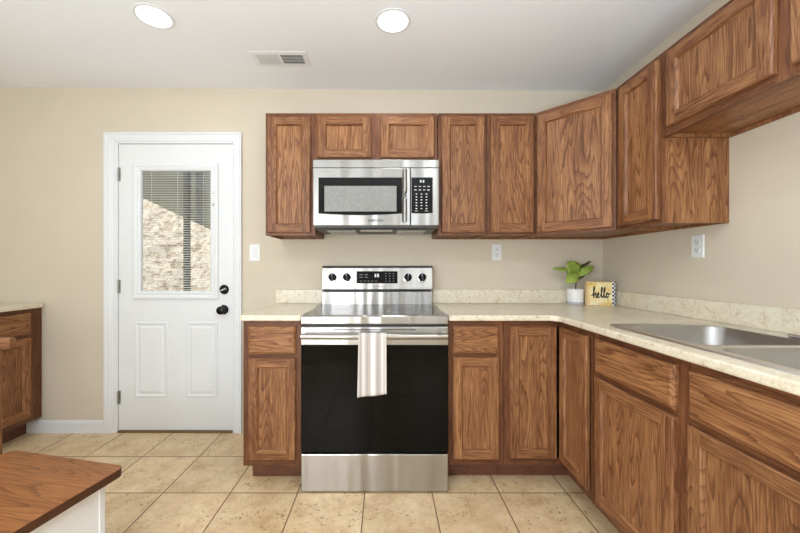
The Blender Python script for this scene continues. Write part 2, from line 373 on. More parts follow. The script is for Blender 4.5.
for i, (cx, hw) in enumerate(WIN): added_window_unit(i + 1, (cx, YF, 1.42), 0, hw)  # unseen windows, added for fill and for bright bands in the steel
added_window_unit(4, (XL, -4.45, 1.42), -PI / 2, 0.68)
# baseboards (only where the back wall is bare)
def baseboard(name, x0, x1):
    bm = B(); extr(bm, [(-0.014, 0), (0, 0), (0, 0.088), (-0.006, 0.088), (-0.012, 0.076), (-0.014, 0.07)], 0, x0, x1); struct(name, bm, 'trim')
baseboard('baseboard_back', -2.56, -1.990)

# door casing + jamb
bm = B()
prof = [(0.0, 0.0), (0.062, 0.0), (0.062, 0.019), (0.052, 0.020), (0.044, 0.014), (0.028, 0.014), (0.018, 0.012), (0.006, 0.010), (0.0, 0.006)]  # (outward from opening, depth into room)
def casing(bm, x0, x1, z1):
    loops = []
    for p, d in prof:
        loops.append([(x0 - p, -d, 0.0), (x0 - p, -d, z1 + p), (x1 + p, -d, z1 + p), (x1 + p, -d, 0.0)])
    V = [[bm.verts.new(c) for c in l] for l in loops]
    n = len(V)
    for i in range(n):
        a, b = V[i], V[(i + 1) % n]
        for k in range(3): bm.faces.new((a[k], a[k + 1], b[k + 1], b[k]))
    bm.faces.new([l[0] for l in V]); bm.faces.new([l[3] for l in V][::-1])
casing(bm, DX0 - 0.030, DX1 + 0.004, DZ1 + 0.015)
struct('trim_1', bm, 'trim')
bm = B(); j = 0.016
box(bm, DX0 - 0.033, DX0 - 0.002, -0.004, 0.14, 0, DZ1 + 0.018); box(bm, DX1 + 0.002, DX1 + 0.018, -0.004, 0.14, 0, DZ1 + 0.018); box(bm, DX0 - 0.002, DX1 + 0.002, -0.004, 0.14, DZ1 + 0.003, DZ1 + 0.018)
struct('trim_2', bm, 'trim')
bm = B(); box(bm, DX0 - 0.002, DX1 + 0.002, -0.012, 0.14, 0.0005, 0.012); struct('trim_3', bm, 'sill', bevel=0.003)

# ------------------------------------------------------------------ the door with its glazed blind
YD = 0.004                                    # room face of the slab
dr = thing('entry_door', 'white half-glass entry door with blind and two lower raised panels', 'door', ((DX0 + DX1) / 2, YD, 0))
dr.name = 'door_1'; dr['kind'] = 'structure'
def dx(px): return (px - 385.2) / 140.7 - (DX0 + DX1) / 2
def dz(py): return 1.17 + (267.8 - py) / 140.7
hx = (DX1 - DX0) / 2
gx0, gx1, gz0, gz1 = dx(134), dx(217), dz(298), dz(164)
bm = B(); wall_with_holes(bm, -hx, hx, 0.014, DZ1, [(gx0, gx1, gz0, gz1)], lambda a, b, c, d: box(bm, a, b, 0, 0.042, c, d))
obj('slab', bm, 'door', dr)
for px0, px1, py0, py1 in ((134.5, 167.6, 322, 397.6), (185.7, 217.5, 322, 397.6)):
    x0, x1, z0, z1 = dx(px0), dx(px1), dz(py1), dz(py0)
    bm = B()
    def ring(i, d): return [bm.verts.new((x, -d, z)) for x, z in ((x0 + i, z0 + i), (x1 - i, z0 + i), (x1 - i, z1 - i), (x0 + i, z1 - i))]
    rs = [ring(0, 0), ring(0.006, 0.006), ring(0.012, 0.006), ring(0.020, 0.0015), ring(0.030, 0.0015), ring(0.044, 0.006)]
    for a, b in zip(rs, rs[1:]):
        for k in range(4): bm.faces.new((a[k], a[(k + 1) % 4], b[(k + 1) % 4], b[k]))
    bm.faces.new(rs[-1])
    obj('raised_panel', bm, 'door', dr)
# glass frame
bm = B(); fr_prof = [(-0.008, 0.0), (-0.008, 0.010), (0.004, 0.014), (0.018, 0.012), (0.024, 0.008), (0.034, 0.012), (0.046, 0.006), (0.048, 0.0), (0.048, -0.02), (-0.002, -0.02), (-0.002, 0)]
V = []
for p, d in fr_prof: V.append([bm.verts.new(c) for c in ((gx0 + p, -d, gz0 + p), (gx1 - p, -d, gz0 + p), (gx1 - p, -d, gz1 - p), (gx0 + p, -d, gz1 - p))])
for i in range(len(V)):
    a, b = V[i], V[(i + 1) % len(V)]
    for k in range(4): bm.faces.new((a[k], a[(k + 1) % 4], b[(k + 1) % 4], b[k]))
gf = obj('glass_frame', bm, 'trim', dr)
bm = B(); box(bm, dx(214) - 0.004, dx(214) + 0.004, -0.018, -0.012, dz(205) - 0.011, dz(205) + 0.011); box(bm, dx(214) - 0.003, dx(214) + 0.003, -0.016, -0.012, dz(193.5) - 0.004, dz(193.5) + 0.004)
obj('blind_slider', bm, 'hinge', gf)
bm = B(); box(bm, gx0 + 0.03, gx1 - 0.03, 0.012, 0.015, gz0 + 0.03, gz1 - 0.03); obj('glass_pane', bm, 'glass', dr)
bm = B(); ix0, ix1, iz0, iz1 = gx0 + 0.049, gx1 - 0.049, gz0 + 0.047, gz1 - 0.047
n = 50
for k in range(n):
    z = iz0 + (k + 0.5) / n * (iz1 - iz0)
    vs = []
    for t in (-1, 0, 1):
        vs.append([bm.verts.new((x, 0.028 + t * 0.0065, z + t * 0.0030 + (0.0012 if t == 0 else 0))) for x in (ix0, ix1)])
    for a, b in zip(vs, vs[1:]): bm.faces.new((a[0], a[1], b[1], b[0]))
sb = obj('mini_blind', bm, 'slat', dr)
bm = B()
for t in (0.12, 0.5, 0.88):
    x = ix0 + t * (ix1 - ix0); box(bm, x - 0.0008, x + 0.0008, 0.020, 0.0215, iz0, iz1)
obj('ladder_cord', bm, 'slat', sb)
# knob, deadbolt, hinges
Ry = Matrix.Rotation(PI / 2, 4, 'X')           # local z -> -y
def at(x, y, z): return Matrix.Translation((x, y, z)) @ Ry
bm = B(); lathe(bm, [(0.033, 0), (0.034, 0.003), (0.028, 0.009), (0.013, 0.012), (0.012, 0.030), (0.022, 0.036), (0.029, 0.046), (0.028, 0.058), (0.020, 0.064), (0.006, 0.066)], at(dx(223.6), 0, dz(309.7)))
shade_auto(obj('door_knob', bm, 'bronze', dr))
bm = B(); lathe(bm, [(0.033, 0), (0.034, 0.004), (0.029, 0.012), (0.026, 0.014)], at(dx(224), 0, dz(289.5)))
db = shade_auto(obj('deadbolt', bm, 'bronze', dr))
bm = B(); box(bm, -0.020, 0.020, -0.026, -0.014, -0.005, 0.005); obj('thumb_turn', bm, 'hinge', db, loc=(dx(224), 0, dz(289.5)), rot=(0, -0.45, 0), bevel=0.002)
for py in (174, 286.5, 397.6):
    bm = B(); z = dz(py); x = -hx - 0.002
    for k in range(5): lathe(bm, [(0.0058, 0.0), (0.0058, 0.0182)], Matrix.Translation((x, -0.0065, z - 0.0475 + k * 0.019)), n=10)
    box(bm, x - 0.002, x + 0.016, -0.0015, 0.0, z - 0.047, z + 0.047)
    obj('hinge', bm, 'hinge', dr)

# outdoors beyond the door: sunny leafy bank, porch roof and post
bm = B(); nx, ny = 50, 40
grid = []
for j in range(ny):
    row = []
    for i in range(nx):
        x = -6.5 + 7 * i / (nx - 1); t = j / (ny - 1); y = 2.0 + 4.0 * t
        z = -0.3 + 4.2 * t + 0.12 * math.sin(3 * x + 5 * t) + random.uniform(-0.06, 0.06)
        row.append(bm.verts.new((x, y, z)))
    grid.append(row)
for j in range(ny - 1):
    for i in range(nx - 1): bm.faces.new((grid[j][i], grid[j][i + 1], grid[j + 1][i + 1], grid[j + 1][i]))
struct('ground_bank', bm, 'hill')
bm = B(); box(bm, -4.6, 0.6, 0.2, 2.1, -0.25, -0.05); struct('porch_slab', bm, 'porch')
bm = B()                                        # stair stringer wall / sloping boarded side of the porch roof
def out(px, py, y): d = y + 2.482; return ((px - 385.2) / 349 * d, 1.17 + (267.8 - py) / 349 * d)
yb = 1.3
p1, p2 = out(100, 178, yb), out(262, 254, yb)
pts = [p1, p2, (p2[0], p2[1] + 1.2), (p1[0], p2[1] + 1.2)]
A = [bm.verts.new((x, yb, z)) for x, z in pts]; Bv = [bm.verts.new((x, yb + 0.06, z)) for x, z in pts]
bm.faces.new(A); bm.faces.new(Bv[::-1])
for k in range(4): bm.faces.new((A[k], Bv[k], Bv[(k + 1) % 4], A[(k + 1) % 4]))
struct('porch_gable', bm, 'porch')
xp, _ = out(186.5, 200, 1.2)
bm = B(); box(bm, xp - 0.022, xp + 0.022, 1.18, 1.24, -0.05, 2.6); struct('porch_column', bm, 'post')

# ------------------------------------------------------------------ cabinet making
FT, DT = 0.019, 0.019                           # face-frame and door thickness
def door_leaf(parent, w, h, loc, rotz=0, rail=0.046, name='door'):
    """local: centred in x and z, back at y=0, front at y=-DT; stiles run full height, rails between, recessed panel"""
    bm = B(); e, s, rec = 0.005, 0.0075, 0.0115; X, Z, F = w / 2, h / 2, -DT
    def rect(i, y): return [bm.verts.new(c) for c in ((-X + i, y, -Z + i), (X - i, y, -Z + i), (X - i, y, Z - i), (-X + i, y, Z - i))]
    r0, r1, r2 = rect(0, -0.0004), rect(0, F + e), rect(e, F)
    bm.faces.new(r0).material_index = 0
    for a, b in ((r0, r1), (r1, r2)):
        for k in range(4): bm.faces.new((a[k], a[(k + 1) % 4], b[(k + 1) % 4], b[k])).material_index = 1 if k in (0, 2) else 0
    ix, iz = X - rail, Z - rail
    i = [bm.verts.new(c) for c in ((-ix, F, -iz), (ix, F, -iz), (ix, F, iz), (-ix, F, iz))]
    tb = [bm.verts.new(c) for c in ((-ix, F, -Z + e), (ix, F, -Z + e), (ix, F, Z - e), (-ix, F, Z - e))]
    bm.faces.new((r2[0], tb[0], i[0], i[3], tb[3], r2[3])).material_index = 0
    bm.faces.new((tb[1], r2[1], r2[2], tb[2], i[2], i[1])).material_index = 0
    bm.faces.new((tb[0], tb[1], i[1], i[0])).material_index = 1
    bm.faces.new((i[3], i[2], tb[2], tb[3])).material_index = 1
    st = [bm.verts.new((v.co.x * (ix - 0.002) / ix, F + 0.003, v.co.z * (iz - 0.002) / iz)) for v in i]
    p = [bm.verts.new((v.co.x * (ix - s) / ix, F + rec, v.co.z * (iz - s) / iz)) for v in i]
    for a, b in ((i, st), (st, p)):
        for k in range(4): bm.faces.new((a[k], a[(k + 1) % 4], b[(k + 1) % 4], b[k])).material_index = 1 if k in (0, 2) else 0
    d = obj(name, bm, ['stile_z', 'stile_x'], parent, loc, (0, 0, rotz))
    bm = B(); box(bm, -ix + s - 0.001, ix - s + 0.001, F + rec + 0.0002, -0.002, -iz + s - 0.001, iz - s + 0.001)
    obj('door_panel', bm, 'wood_z', d)
    return d
def drawer_front(parent, w, h, loc, rotz=0, name='drawer_front'):
    bm = B(); X, Z, F = w / 2, h / 2, -DT; V = []
    for i, y in ((0, -0.0004), (0, F + 0.009), (0.003, F + 0.006), (0.011, F + 0.001), (0.013, F)):
        V.append([bm.verts.new(c) for c in ((-X + i, y, -Z + i), (X - i, y, -Z + i), (X - i, y, Z - i), (-X + i, y, Z - i))])
    bm.faces.new(V[0]); bm.faces.new(V[-1])
    for a, b in zip(V, V[1:]):
        for k in range(4): bm.faces.new((a[k], a[(k + 1) % 4], b[(k + 1) % 4], b[k]))
    return obj(name, bm, 'wood_x', parent, loc, (0, 0, rotz))
def frame_bm(x0, x1, z0, z1, yf, stiles, rails, fw=0.038):
    """face frame: stiles at given x (left edges), rails as (xa, xb, za, zb)"""
    bm = B()
    for a, b in stiles: box(bm, a, b, yf, yf + FT, z0, z1, 0)
    for xa, xb, za, zb in rails: box(bm, xa, xb, yf, yf + FT, za, zb, 1)
    return bm
def base_cabinet(label, loc, rotz, w, fronts, group=None, mid=None, depth=0.61, right_stile=0.038):
    """fronts: list of (x0, x1) door spans in local coords; a drawer front above each"""
    t = thing('base_cabinet', label, 'cabinet', loc, rotz, group)
    h = w / 2 - 0.0008; d = depth
    bm = B()
    box(bm, -h, -h + 0.016, -d + FT, -0.002, 0.114, 0.8885); box(bm, h - 0.016, h, -d + FT, -0.002, 0.114, 0.8885)
    box(bm, -h + 0.016, h - 0.016, -d + FT, -0.002, 0.114, 0.130); box(bm, -h + 0.016, h - 0.016, -0.012, -0.002, 0.130, 0.8885)
    obj('carcass', bm, 'wood_z', t)
    st = [(-h, -h + 0.038), (h - right_stile, h)]; ed = [-h + 0.038, h - right_stile]
    if mid is not None: st.append((mid - 0.025, mid + 0.025)); ed = [-h + 0.038, mid - 0.025, mid + 0.025, h - right_stile]
    rl = []
    for a, b in zip(ed[::2], ed[1::2]): rl += [(a, b, 0.845, 0.8885), (a, b, 0.683, 0.721), (a, b, 0.114, 0.152)]
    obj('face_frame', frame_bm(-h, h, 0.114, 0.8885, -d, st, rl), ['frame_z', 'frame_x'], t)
    bm = B(); box(bm, -h + 0.012, h - (0.0 if w < 0.35 else 0.012), -d + 0.098, -d + 0.113, 0.0, 0.113)
    box(bm, -h + 0.012, -h + 0.027, -d + 0.113, -0.01, 0, 0.113); box(bm, h - 0.027, h - 0.012, -d + 0.113, -0.01, 0, 0.113)
    obj('toe_kick', bm, 'toe', t)
    for a, b in fronts:
        drawer_front(t, b - a, 0.146, ((a + b) / 2, -d, 0.786))
        door_leaf(t, b - a, 0.542, ((a + b) / 2, -d, 0.421))
    return t
def upper_cabinet(label, loc, rotz, w, z0, z1, doors, group=None, depth=0.305, mid=None, dz0=None):
    t = thing('wall_cabinet', label, 'cabinet', (loc[0], loc[1], z0), rotz, group)
    h = w / 2 - 0.0008; H = z1 - z0; d = depth
    bm = B()
    box(bm, -h, -h + 0.014, -d + FT, -0.001, 0, H); box(bm, h - 0.014, h, -d + FT, -0.001, 0, H)
    box(bm, -h + 0.014, h - 0.014, -d + FT, -0.001, H - 0.014, H); box(bm, -h + 0.014, h - 0.014, -d + FT, -0.012, 0.014, 0.026, 1); box(bm, -h + 0.014, h - 0.014, -0.012, -0.001, 0, H - 0.014)
    obj('carcass', bm, ['wood_z', 'wood_x'], t)
    st = [(-h, -h + 0.038), (h - 0.038, h)]; ed = [-h + 0.038, h - 0.038]
    if mid is not None: st.append((mid - 0.03, mid + 0.03)); ed = [-h + 0.038, mid - 0.03, mid + 0.03, h - 0.038]
    rl = []
    for a, b in zip(ed[::2], ed[1::2]): rl += [(a, b, H - 0.04, H), (a, b, 0, 0.038)]
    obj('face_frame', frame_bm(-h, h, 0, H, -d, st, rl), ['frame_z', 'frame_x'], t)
    lo = 0.017 if dz0 is None else dz0
    for a, b in doors: door_leaf(t, b - a, H - lo - 0.025, ((a + b) / 2, -d, (H - 0.025 + lo) / 2), rail=0.05)
    return t

RX = -0.055                                     # centre line of the range
GB, GU = 'oak base cabinets below the worktop', 'oak cabinets hung on the walls'
# ---- base run
base_cabinet('narrow oak base cabinet with drawer between entry door and range', (-0.5998, -0.010, 0), 0, 0.3145, [(-0.1259, 0.1246)], group=GB)
base_cabinet('narrow oak base cabinet with drawer just right of the range', (0.4815, 0, 0), 0, 0.301, [(-0.121, 0.126)], group=GB)
# corner cabinet (L plan) with two tall doors meeting at the inner corner
cc = thing('corner_base_cabinet', 'oak corner base cabinet with two tall doors meeting at inside corner', 'cabinet', (XR - 0.002, 0, 0), 0, GB)
c0, c1 = 0.634 - XR + 0.002, XR - 0.61 - XR + 0.002   # left end, right-run face (relative to XR-0.002)
cf = -0.608
bm = B(); box(bm, c0, 0, -0.012, -0.002, 0.114, 0.8885); box(bm, c0, c0 + 0.016, -0.59, -0.012, 0.114, 0.8885)
box(bm, -0.012, 0, -0.912, -0.012, 0.114, 0.8885); box(bm, cf + FT, -0.012, -0.912, -0.896, 0.114, 0.8885)
prism(bm, [(c0 + 0.016, -0.59), (cf + 0.018, -0.59), (cf + 0.018, -0.896), (-0.012, -0.896), (-0.012, -0.012), (c0 + 0.016, -0.012)], 0.114, 0.130)
obj('carcass', bm, 'wood_z', cc)
bm = B()
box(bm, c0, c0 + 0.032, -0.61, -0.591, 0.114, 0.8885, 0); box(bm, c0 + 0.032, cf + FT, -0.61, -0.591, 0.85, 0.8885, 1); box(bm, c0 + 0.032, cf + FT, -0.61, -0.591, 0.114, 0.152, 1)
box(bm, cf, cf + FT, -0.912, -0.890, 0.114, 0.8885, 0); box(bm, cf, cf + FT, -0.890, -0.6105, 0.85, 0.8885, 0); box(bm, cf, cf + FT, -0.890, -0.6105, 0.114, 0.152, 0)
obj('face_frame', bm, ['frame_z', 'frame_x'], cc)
bm = B(); box(bm, c0, cf + 0.113, -0.512, -0.497, 0, 0.113); box(bm, cf + 0.098, cf + 0.113, -0.91, -0.512, 0, 0.113)
obj('toe_kick', bm, 'toe', cc)
xa, xb = 0.664 - XR + 0.002, cf - DT - 0.004
door_leaf(cc, xb - xa, 0.705, ((xa + xb) / 2, -0.61, 0.506))
door_leaf(cc, 0.246, 0.705, (cf, -0.637 - 0.123, 0.506), -PI / 2)
# sink base
base_cabinet('wide oak sink cabinet with two false drawers and two doors below the sink', (XR, -1.394, 0), -PI / 2, 0.955, [(-0.449, -0.027), (0.023, 0.447)], mid=-0.002, group=GB)
# left run
base_cabinet('oak base cabinet standing against the left wall beside the bare beige wall', (XL, -0.262, 0), PI / 2, 0.52, [(-0.235, 0.172)], group=GB, right_stile=0.105)

# ---- worktops
CT, CB = 0.920, 0.8895
def edge_loop_prism(bm, pts): prism(bm, pts, CB, CT)
def worktop(name, label, bm_top, bm_splash, loc=(0, 0, 0)):
    t = thing(name, label, 'countertop', loc, 0, 'cream laminate worktops')
    obj('worktop', bm_top, 'counter', t, bevel=0.007, seg=3); obj('backsplash', bm_splash, 'counter', t, bevel=0.003); return t
FY = -0.648; FX = XR - 0.648
SX0, SX1, SY0, SY1 = 0.964, 1.500, -1.830, -0.958         # sink rim
bm = B()
pts = [(0.3335, -0.001), (0.3335, FY), (FX - 0.03, FY), (FX, FY - 0.03), (FX, -1.872), (XR - 0.001, -1.872), (XR - 0.001, -0.001)]
hole = [(SX0 + 0.02, SY0 + 0.02), (SX1 - 0.02, SY0 + 0.02), (SX1 - 0.02, SY1 - 0.02), (SX0 + 0.02, SY1 - 0.02)]
def slab_with_hole(bm, pts, hole, z0, z1):
    for z, flip in ((z0, True), (z1, False)):
        o = [bm.verts.new((x, y, z)) for x, y in pts]; h = [bm.verts.new((x, y, z)) for x, y in hole]
        es = [bm.edges.new((a, b)) for a, b in zip(o, o[1:] + o[:1])] + [bm.edges.new((a, b)) for a, b in zip(h, h[1:] + h[:1])]
        bmesh.ops.triangle_fill(bm, use_beauty=True, use_dissolve=False, edges=es)
        if flip: lo, hl = o, h
    for A_, B_ in ((lo, o), (hl, h)):
        n = len(A_)
        for k in range(n): bm.faces.new((A_[k], A_[(k + 1) % n], B_[(k + 1) % n], B_[k]))
slab_with_hole(bm, pts, hole, CB, CT)
sp = B(); box(sp, 0.3335, XR - 0.001, -0.021, -0.001, CT + 0.0003, 1.016); box(sp, XR - 0.021, XR - 0.001, -1.872, -0.0215, CT + 0.0003, 1.016)
worktop('countertop', 'cream mottled L-shaped worktop around the sink with low backsplash', bm, sp)
bm = B(); prism(bm, [(-0.773, -0.001), (-0.773, FY + 0.014), (-0.759, FY), (-0.4425, FY), (-0.4425, -0.001)], CB, CT)
sp = B(); box(sp, -0.773, -0.4425, -0.021, -0.001, CT + 0.0003, 1.016)
worktop('countertop', 'short cream worktop between the entry door and the range', bm, sp)
bm = B(); xl = XL + 0.001; prism(bm, [(xl, -0.53), (-2.412, -0.53), (-2.412, -0.022), (-2.43, -0.0015), (xl, -0.0015)], CB, CT)
sp = B(); box(sp, xl, xl + 0.02, -0.53, -0.002, CT + 0.0003, 1.016)
worktop('countertop', 'cream worktop on the oak cabinet at the left wall', bm, sp)

# ---- uppers
UZ0, UZ1 = 1.372, 2.134
upper_cabinet('tall narrow oak wall cabinet left of the microwave', (-0.591, 0), 0, 0.311, UZ0, UZ1, [(-0.1356, 0.1273)], GU)
upper_cabinet('short two-door oak wall cabinet directly above the microwave', (RX - 0.0005, 0), 0, 0.762, 1.827, UZ1, [(-0.364, -0.032), (0.026, 0.360)], GU, mid=-0.003, dz0=0.025)
upper_cabinet('tall narrow oak wall cabinet just right of the microwave', (0.481, 0), 0, 0.302, UZ0, UZ1, [(-0.132, 0.134)], GU)
upper_cabinet('tall narrow oak wall cabinet between microwave neighbour and angled corner cabinet', (0.7845, 0), 0, 0.303, UZ0, UZ1, [(-0.128, 0.136)], GU)
# angled corner cabinet
ca = thing('corner_wall_cabinet', 'angled oak corner wall cabinet with one wide door above potted plant', 'cabinet', (XR, 0, UZ0), 0, GU)
H = UZ1 - UZ0; q = 0.609
bm = B(); plan = [(-0.001, -0.001), (-q, -0.001), (-q, -0.290), (-0.290, -q), (-0.001, -q)]
prism(bm, plan, 0.014, 0.026); prism(bm, plan, H - 0.014, H)
box(bm, -q, -q + 0.014, -0.291, -0.001, 0.0, H - 0.014); box(bm, -0.291, -0.001, -q, -q + 0.014, 0.0, H - 0.014); box(bm, -q + 0.014, -0.012, -0.012, -0.001, 0, H - 0.014); box(bm, -0.012, -0.001, -q + 0.014, -0.012, 0, H - 0.014)
obj('carcass', bm, 'wood_z', ca)
fl = math.hypot(0.305, 0.305); fc = (-(0.61 + 0.305) / 2, -(0.61 + 0.305) / 2, 0)
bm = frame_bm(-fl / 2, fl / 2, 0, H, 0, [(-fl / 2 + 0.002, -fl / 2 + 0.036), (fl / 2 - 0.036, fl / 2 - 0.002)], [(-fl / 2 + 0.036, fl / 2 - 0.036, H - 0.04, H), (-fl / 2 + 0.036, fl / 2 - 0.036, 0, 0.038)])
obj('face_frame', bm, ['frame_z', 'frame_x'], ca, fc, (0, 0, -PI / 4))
nrm = Vector((-math.sin(PI / 4), -math.cos(PI / 4), 0))
door_leaf(ca, 0.398, H - 0.042, (fc[0], fc[1], (H - 0.025 + 0.017) / 2), -PI / 4, rail=0.05)
upper_cabinet('tall narrow oak wall cabinet on right wall showing its bare side panel', (XR, -0.7625), -PI / 2, 0.303, UZ0, UZ1, [(-0.114, 0.142)], GU)
upper_cabinet('short wide oak wall cabinet hung high over the sink', (XR, -1.394), -PI / 2, 0.958, 1.753, UZ1, [(-0.437, -0.016), (0.030, 0.451)], GU, mid=0.007, dz0=0.030)

# ------------------------------------------------------------------ range
rg = thing('electric_range', 'stainless freestanding electric range with black oven door glass', 'range', (RX, 0, 0))
RH, BH = 0.3835, 0.3790           # half widths of the body and of the backguard
FRY = -0.667
bm = B(); box(bm, -RH, RH, -0.615, -0.02, 0.03, 0.898)
for sx in (-1, 1):
    for y in (-0.58, -0.08): lathe(bm, [(0.02, 0), (0.02, 0.03)], Matrix.Translation((sx * 0.33, y, 0)), n=12)
obj('body', bm, 'black', rg)
bm = B(); box(bm, -RH, RH, -0.640, -0.09, 0.8985, 0.917); extr(bm, [(-0.640, 0.872), (-0.640, 0.9215), (-0.655, 0.9225), (-0.664, 0.914), (-0.664, 0.878), (-0.658, 0.872)], 0, -RH, RH)
box(bm, -RH, -RH + 0.012, -0.640, -0.09, 0.917, 0.9215); box(bm, RH - 0.012, RH, -0.640, -0.09, 0.917, 0.9215)
obj('cooktop_frame', bm, 'steel', rg, bevel=0.002)
bm = B(); box(bm, -RH + 0.0125, RH - 0.0125, -0.6395, -0.095, 0.9172, 0.9205); ck = obj('cooktop_glass', bm, 'blackglass', rg)
for x, y, r in ((-0.19, -0.50, 0.115), (0.19, -0.50, 0.10), (-0.19, -0.23, 0.08), (0.19, -0.23, 0.105)):
    bm = B()
    a = [bm.verts.new((x + (r) * math.cos(2 * PI * k / 48), y + r * math.sin(2 * PI * k / 48), 0.9207)) for k in range(48)]
    b = [bm.verts.new((x + (r - 0.003) * math.cos(2 * PI * k / 48), y + (r - 0.003) * math.sin(2 * PI * k / 48), 0.9207)) for k in range(48)]
    for k in range(48): bm.faces.new((a[k], a[(k + 1) % 48], b[(k + 1) % 48], b[k]))
    obj('burner_ring', bm, 'greyprint', ck)
# backguard
bm = B(); extr(bm, [(-0.015, 0.899), (-0.088, 0.899), (-0.088, 1.005), (-0.015, 1.005)], 0, -BH, BH)
extr(bm, [(-0.015, 1.016), (-0.098, 1.016), (-0.103, 1.024), (-0.082, 1.170), (-0.072, 1.178), (-0.015, 1.178)], 0, -BH, BH)
bgd = obj('backguard', bm, 'steel', rg, bevel=0.003)
bm = B(); box(bm, -BH + 0.01, BH - 0.01, -0.084, -0.02, 1.004, 1.017); obj('vent_gap', bm, 'black', bgd)
bm = B(); box(bm, -BH, BH, -0.083, -0.02, 1.1782, 1.183); obj('top_trim', bm, 'black', bgd)
tilt = math.atan2(0.021, 0.146)                 # lean of the control panel
def pan(z): return -0.103 + (z - 1.024) / 0.146 * 0.021
bm = B(); box(bm, -0.140, 0.140, -0.0025, 0.006, -0.042, 0.042); dsp = obj('display_panel', bm, 'blackgloss', bgd, (0, pan(1.105), 1.105), (-tilt, 0, 0), bevel=0.002)
bm = B()
def digit(x, z, s):                              # an unlit-style block digit
    for sx in (-1, 1): box(bm, x + sx * s * 0.35 - s * 0.09, x + sx * s * 0.35 + s * 0.09, -0.0035, -0.0026, z - s, z + s)
    for kz in (-1, 0, 1): box(bm, x - s * 0.35, x + s * 0.35, -0.0035, -0.0026, z + kz * s * 0.9 - s * 0.1, z + kz * s * 0.9 + s * 0.1)
digit(-0.012, 0.012, 0.011); digit(0.006, 0.012, 0.011); obj('clock_digits', bm, 'digit', dsp)
bm = B()
for cx, cz in ((-0.11, 0.018), (-0.075, 0.018), (-0.11, 0.0), (-0.075, 0.0)): box(bm, cx - 0.012, cx + 0.012, -0.0032, -0.0026, cz - 0.0022, cz + 0.0022)
obj('burner_keys', bm, 'greyprint', dsp); bm = B()
for k in range(5): box(bm, -0.118 + k * 0.026, -0.104 + k * 0.026, -0.0032, -0.0026, -0.028, -0.024)
obj('mode_keys', bm, 'greyprint', dsp); bm = B()
for k in range(3):
    for r in range(4): box(bm, 0.055 + k * 0.026, 0.064 + k * 0.026, -0.0032, -0.0026, 0.022 - r * 0.017, 0.026 - r * 0.017)
obj('number_keys', bm, 'greyprint', dsp)
for x in (-0.304, -0.206, 0.210, 0.307):
    bm = B(); lathe(bm, [(0.031, 0), (0.031, 0.006), (0.027, 0.007)], Ry, n=28, mi=1)
    lathe(bm, [(0.027, 0.006), (0.0265, 0.026), (0.024, 0.030)], Ry, n=28)
    kn = shade_auto(obj('control_knob', bm, ['blackgloss', 'chrome'], bgd, (x, pan(1.103), 1.103), (-tilt, 0, 0)))
    bm = B(); box(bm, -0.005, 0.005, -0.036, -0.030, -0.025, 0.025); box(bm, -0.001, 0.001, -0.0368, -0.036, 0.008, 0.025, 1); obj('grip', bm, ['black', 'whiteprint'], kn, rot=(0, random.choice((0, 0.15, -0.2)), 0), bevel=0.0015)
    bm = B(); [box(bm, 0.038 * math.sin(a) - 0.0015, 0.038 * math.sin(a) + 0.0015, -0.001, 0.0, 0.038 * math.cos(a) - 0.0015, 0.038 * math.cos(a) + 0.0015) for a in [(-2.4 + k * 0.6) for k in range(9)]]
    obj('dial_marks', bm, 'greyprint', kn)
text_mesh('brand_lettering', 'SAMSUNG', 0.018, 'darkprint', bgd, (0.015, pan(1.043) - 0.001, 1.043), (PI / 2 - tilt, 0, 0))
# oven door
bm = B(); box(bm, -RH, RH, FRY, -0.616, 0.768, 0.862); od = obj('oven_door', bm, 'steel', rg, bevel=0.003)
bm = B(); box(bm, -RH, RH, FRY + 0.001, -0.616, 0.209, 0.7675); obj('door_glass', bm, 'blackglass', od, bevel=0.003)
bm = B(); box(bm, -RH + 0.17, RH - 0.17, FRY - 0.0006, FRY + 0.002, 0.846, 0.850); box(bm, -RH + 0.006, RH - 0.006, FRY + 0.012, -0.62, 0.8625, 0.8715); obj('vent_slot', bm, 'black', od)
bm = B()
hp = []
for k in range(25):
    t = k / 24; x = -RH + 0.012 + t * (2 * RH - 0.024); hp.append((x, FRY - 0.046 - 0.004 * math.sin(PI * t), 0.822))
tube(bm, hp, 0.0150, 14)
for sx in (-1, 1): box(bm, sx * (RH - 0.026) - 0.012, sx * (RH - 0.026) + 0.012, FRY - 0.044, FRY + 0.001, 0.812, 0.832)
shade_auto(obj('oven_handle', bm, 'steel', od))
bm = B(); yb_, nz = [], 8
box(bm, -RH, RH, FRY, -0.616, 0.003, 0.200); obj('storage_drawer', bm, 'steel', rg, bevel=0.005)

# towel on the oven handle
hy, hz_ = FRY - 0.0495, 0.822
bm = B(); prof = []
for k in range(14): prof.append((hy + 0.0175 + 0.004 * math.sin(k * 0.5), 0.60 + k / 13 * (hz_ - 0.60)))
for k in range(1, 12): a = PI * k / 12; prof.append((hy + 0.0175 * math.cos(a), hz_ + 0.0150 * math.sin(a)))
for k in range(26): prof.append((hy - 0.0175 - 0.006 * math.sin(k / 25 * 2.2), hz_ - k / 25 * 0.304))
W2 = 0.0700; nxx = 16; rows = []
for j, (y, z) in enumerate(prof):
    row = []; front = max(0, j - 24) / 26
    for i in range(nxx + 1):
        t = i / nxx * 2 - 1; x = t * W2 + 0.003 * front * t - 0.002 * front
        zz = z + front * (0.016 * (t * 0.5 + 0.5)) ; yy = y - front * 0.004 * math.sin(t * 4.3 + 0.6)
        row.append(bm.verts.new((x, yy, zz)))
    rows.append(row)
for a, b in zip(rows, rows[1:]):
    for i in range(nxx): bm.faces.new((a[i], a[i + 1], b[i + 1], b[i]))
tw = obj('dish_towel', bm, 'towel', loc=(-0.064, 0, 0.004), smooth=True)
so = tw.modifiers.new('cloth', 'SOLIDIFY'); so.thickness = 0.002; so.offset = 0
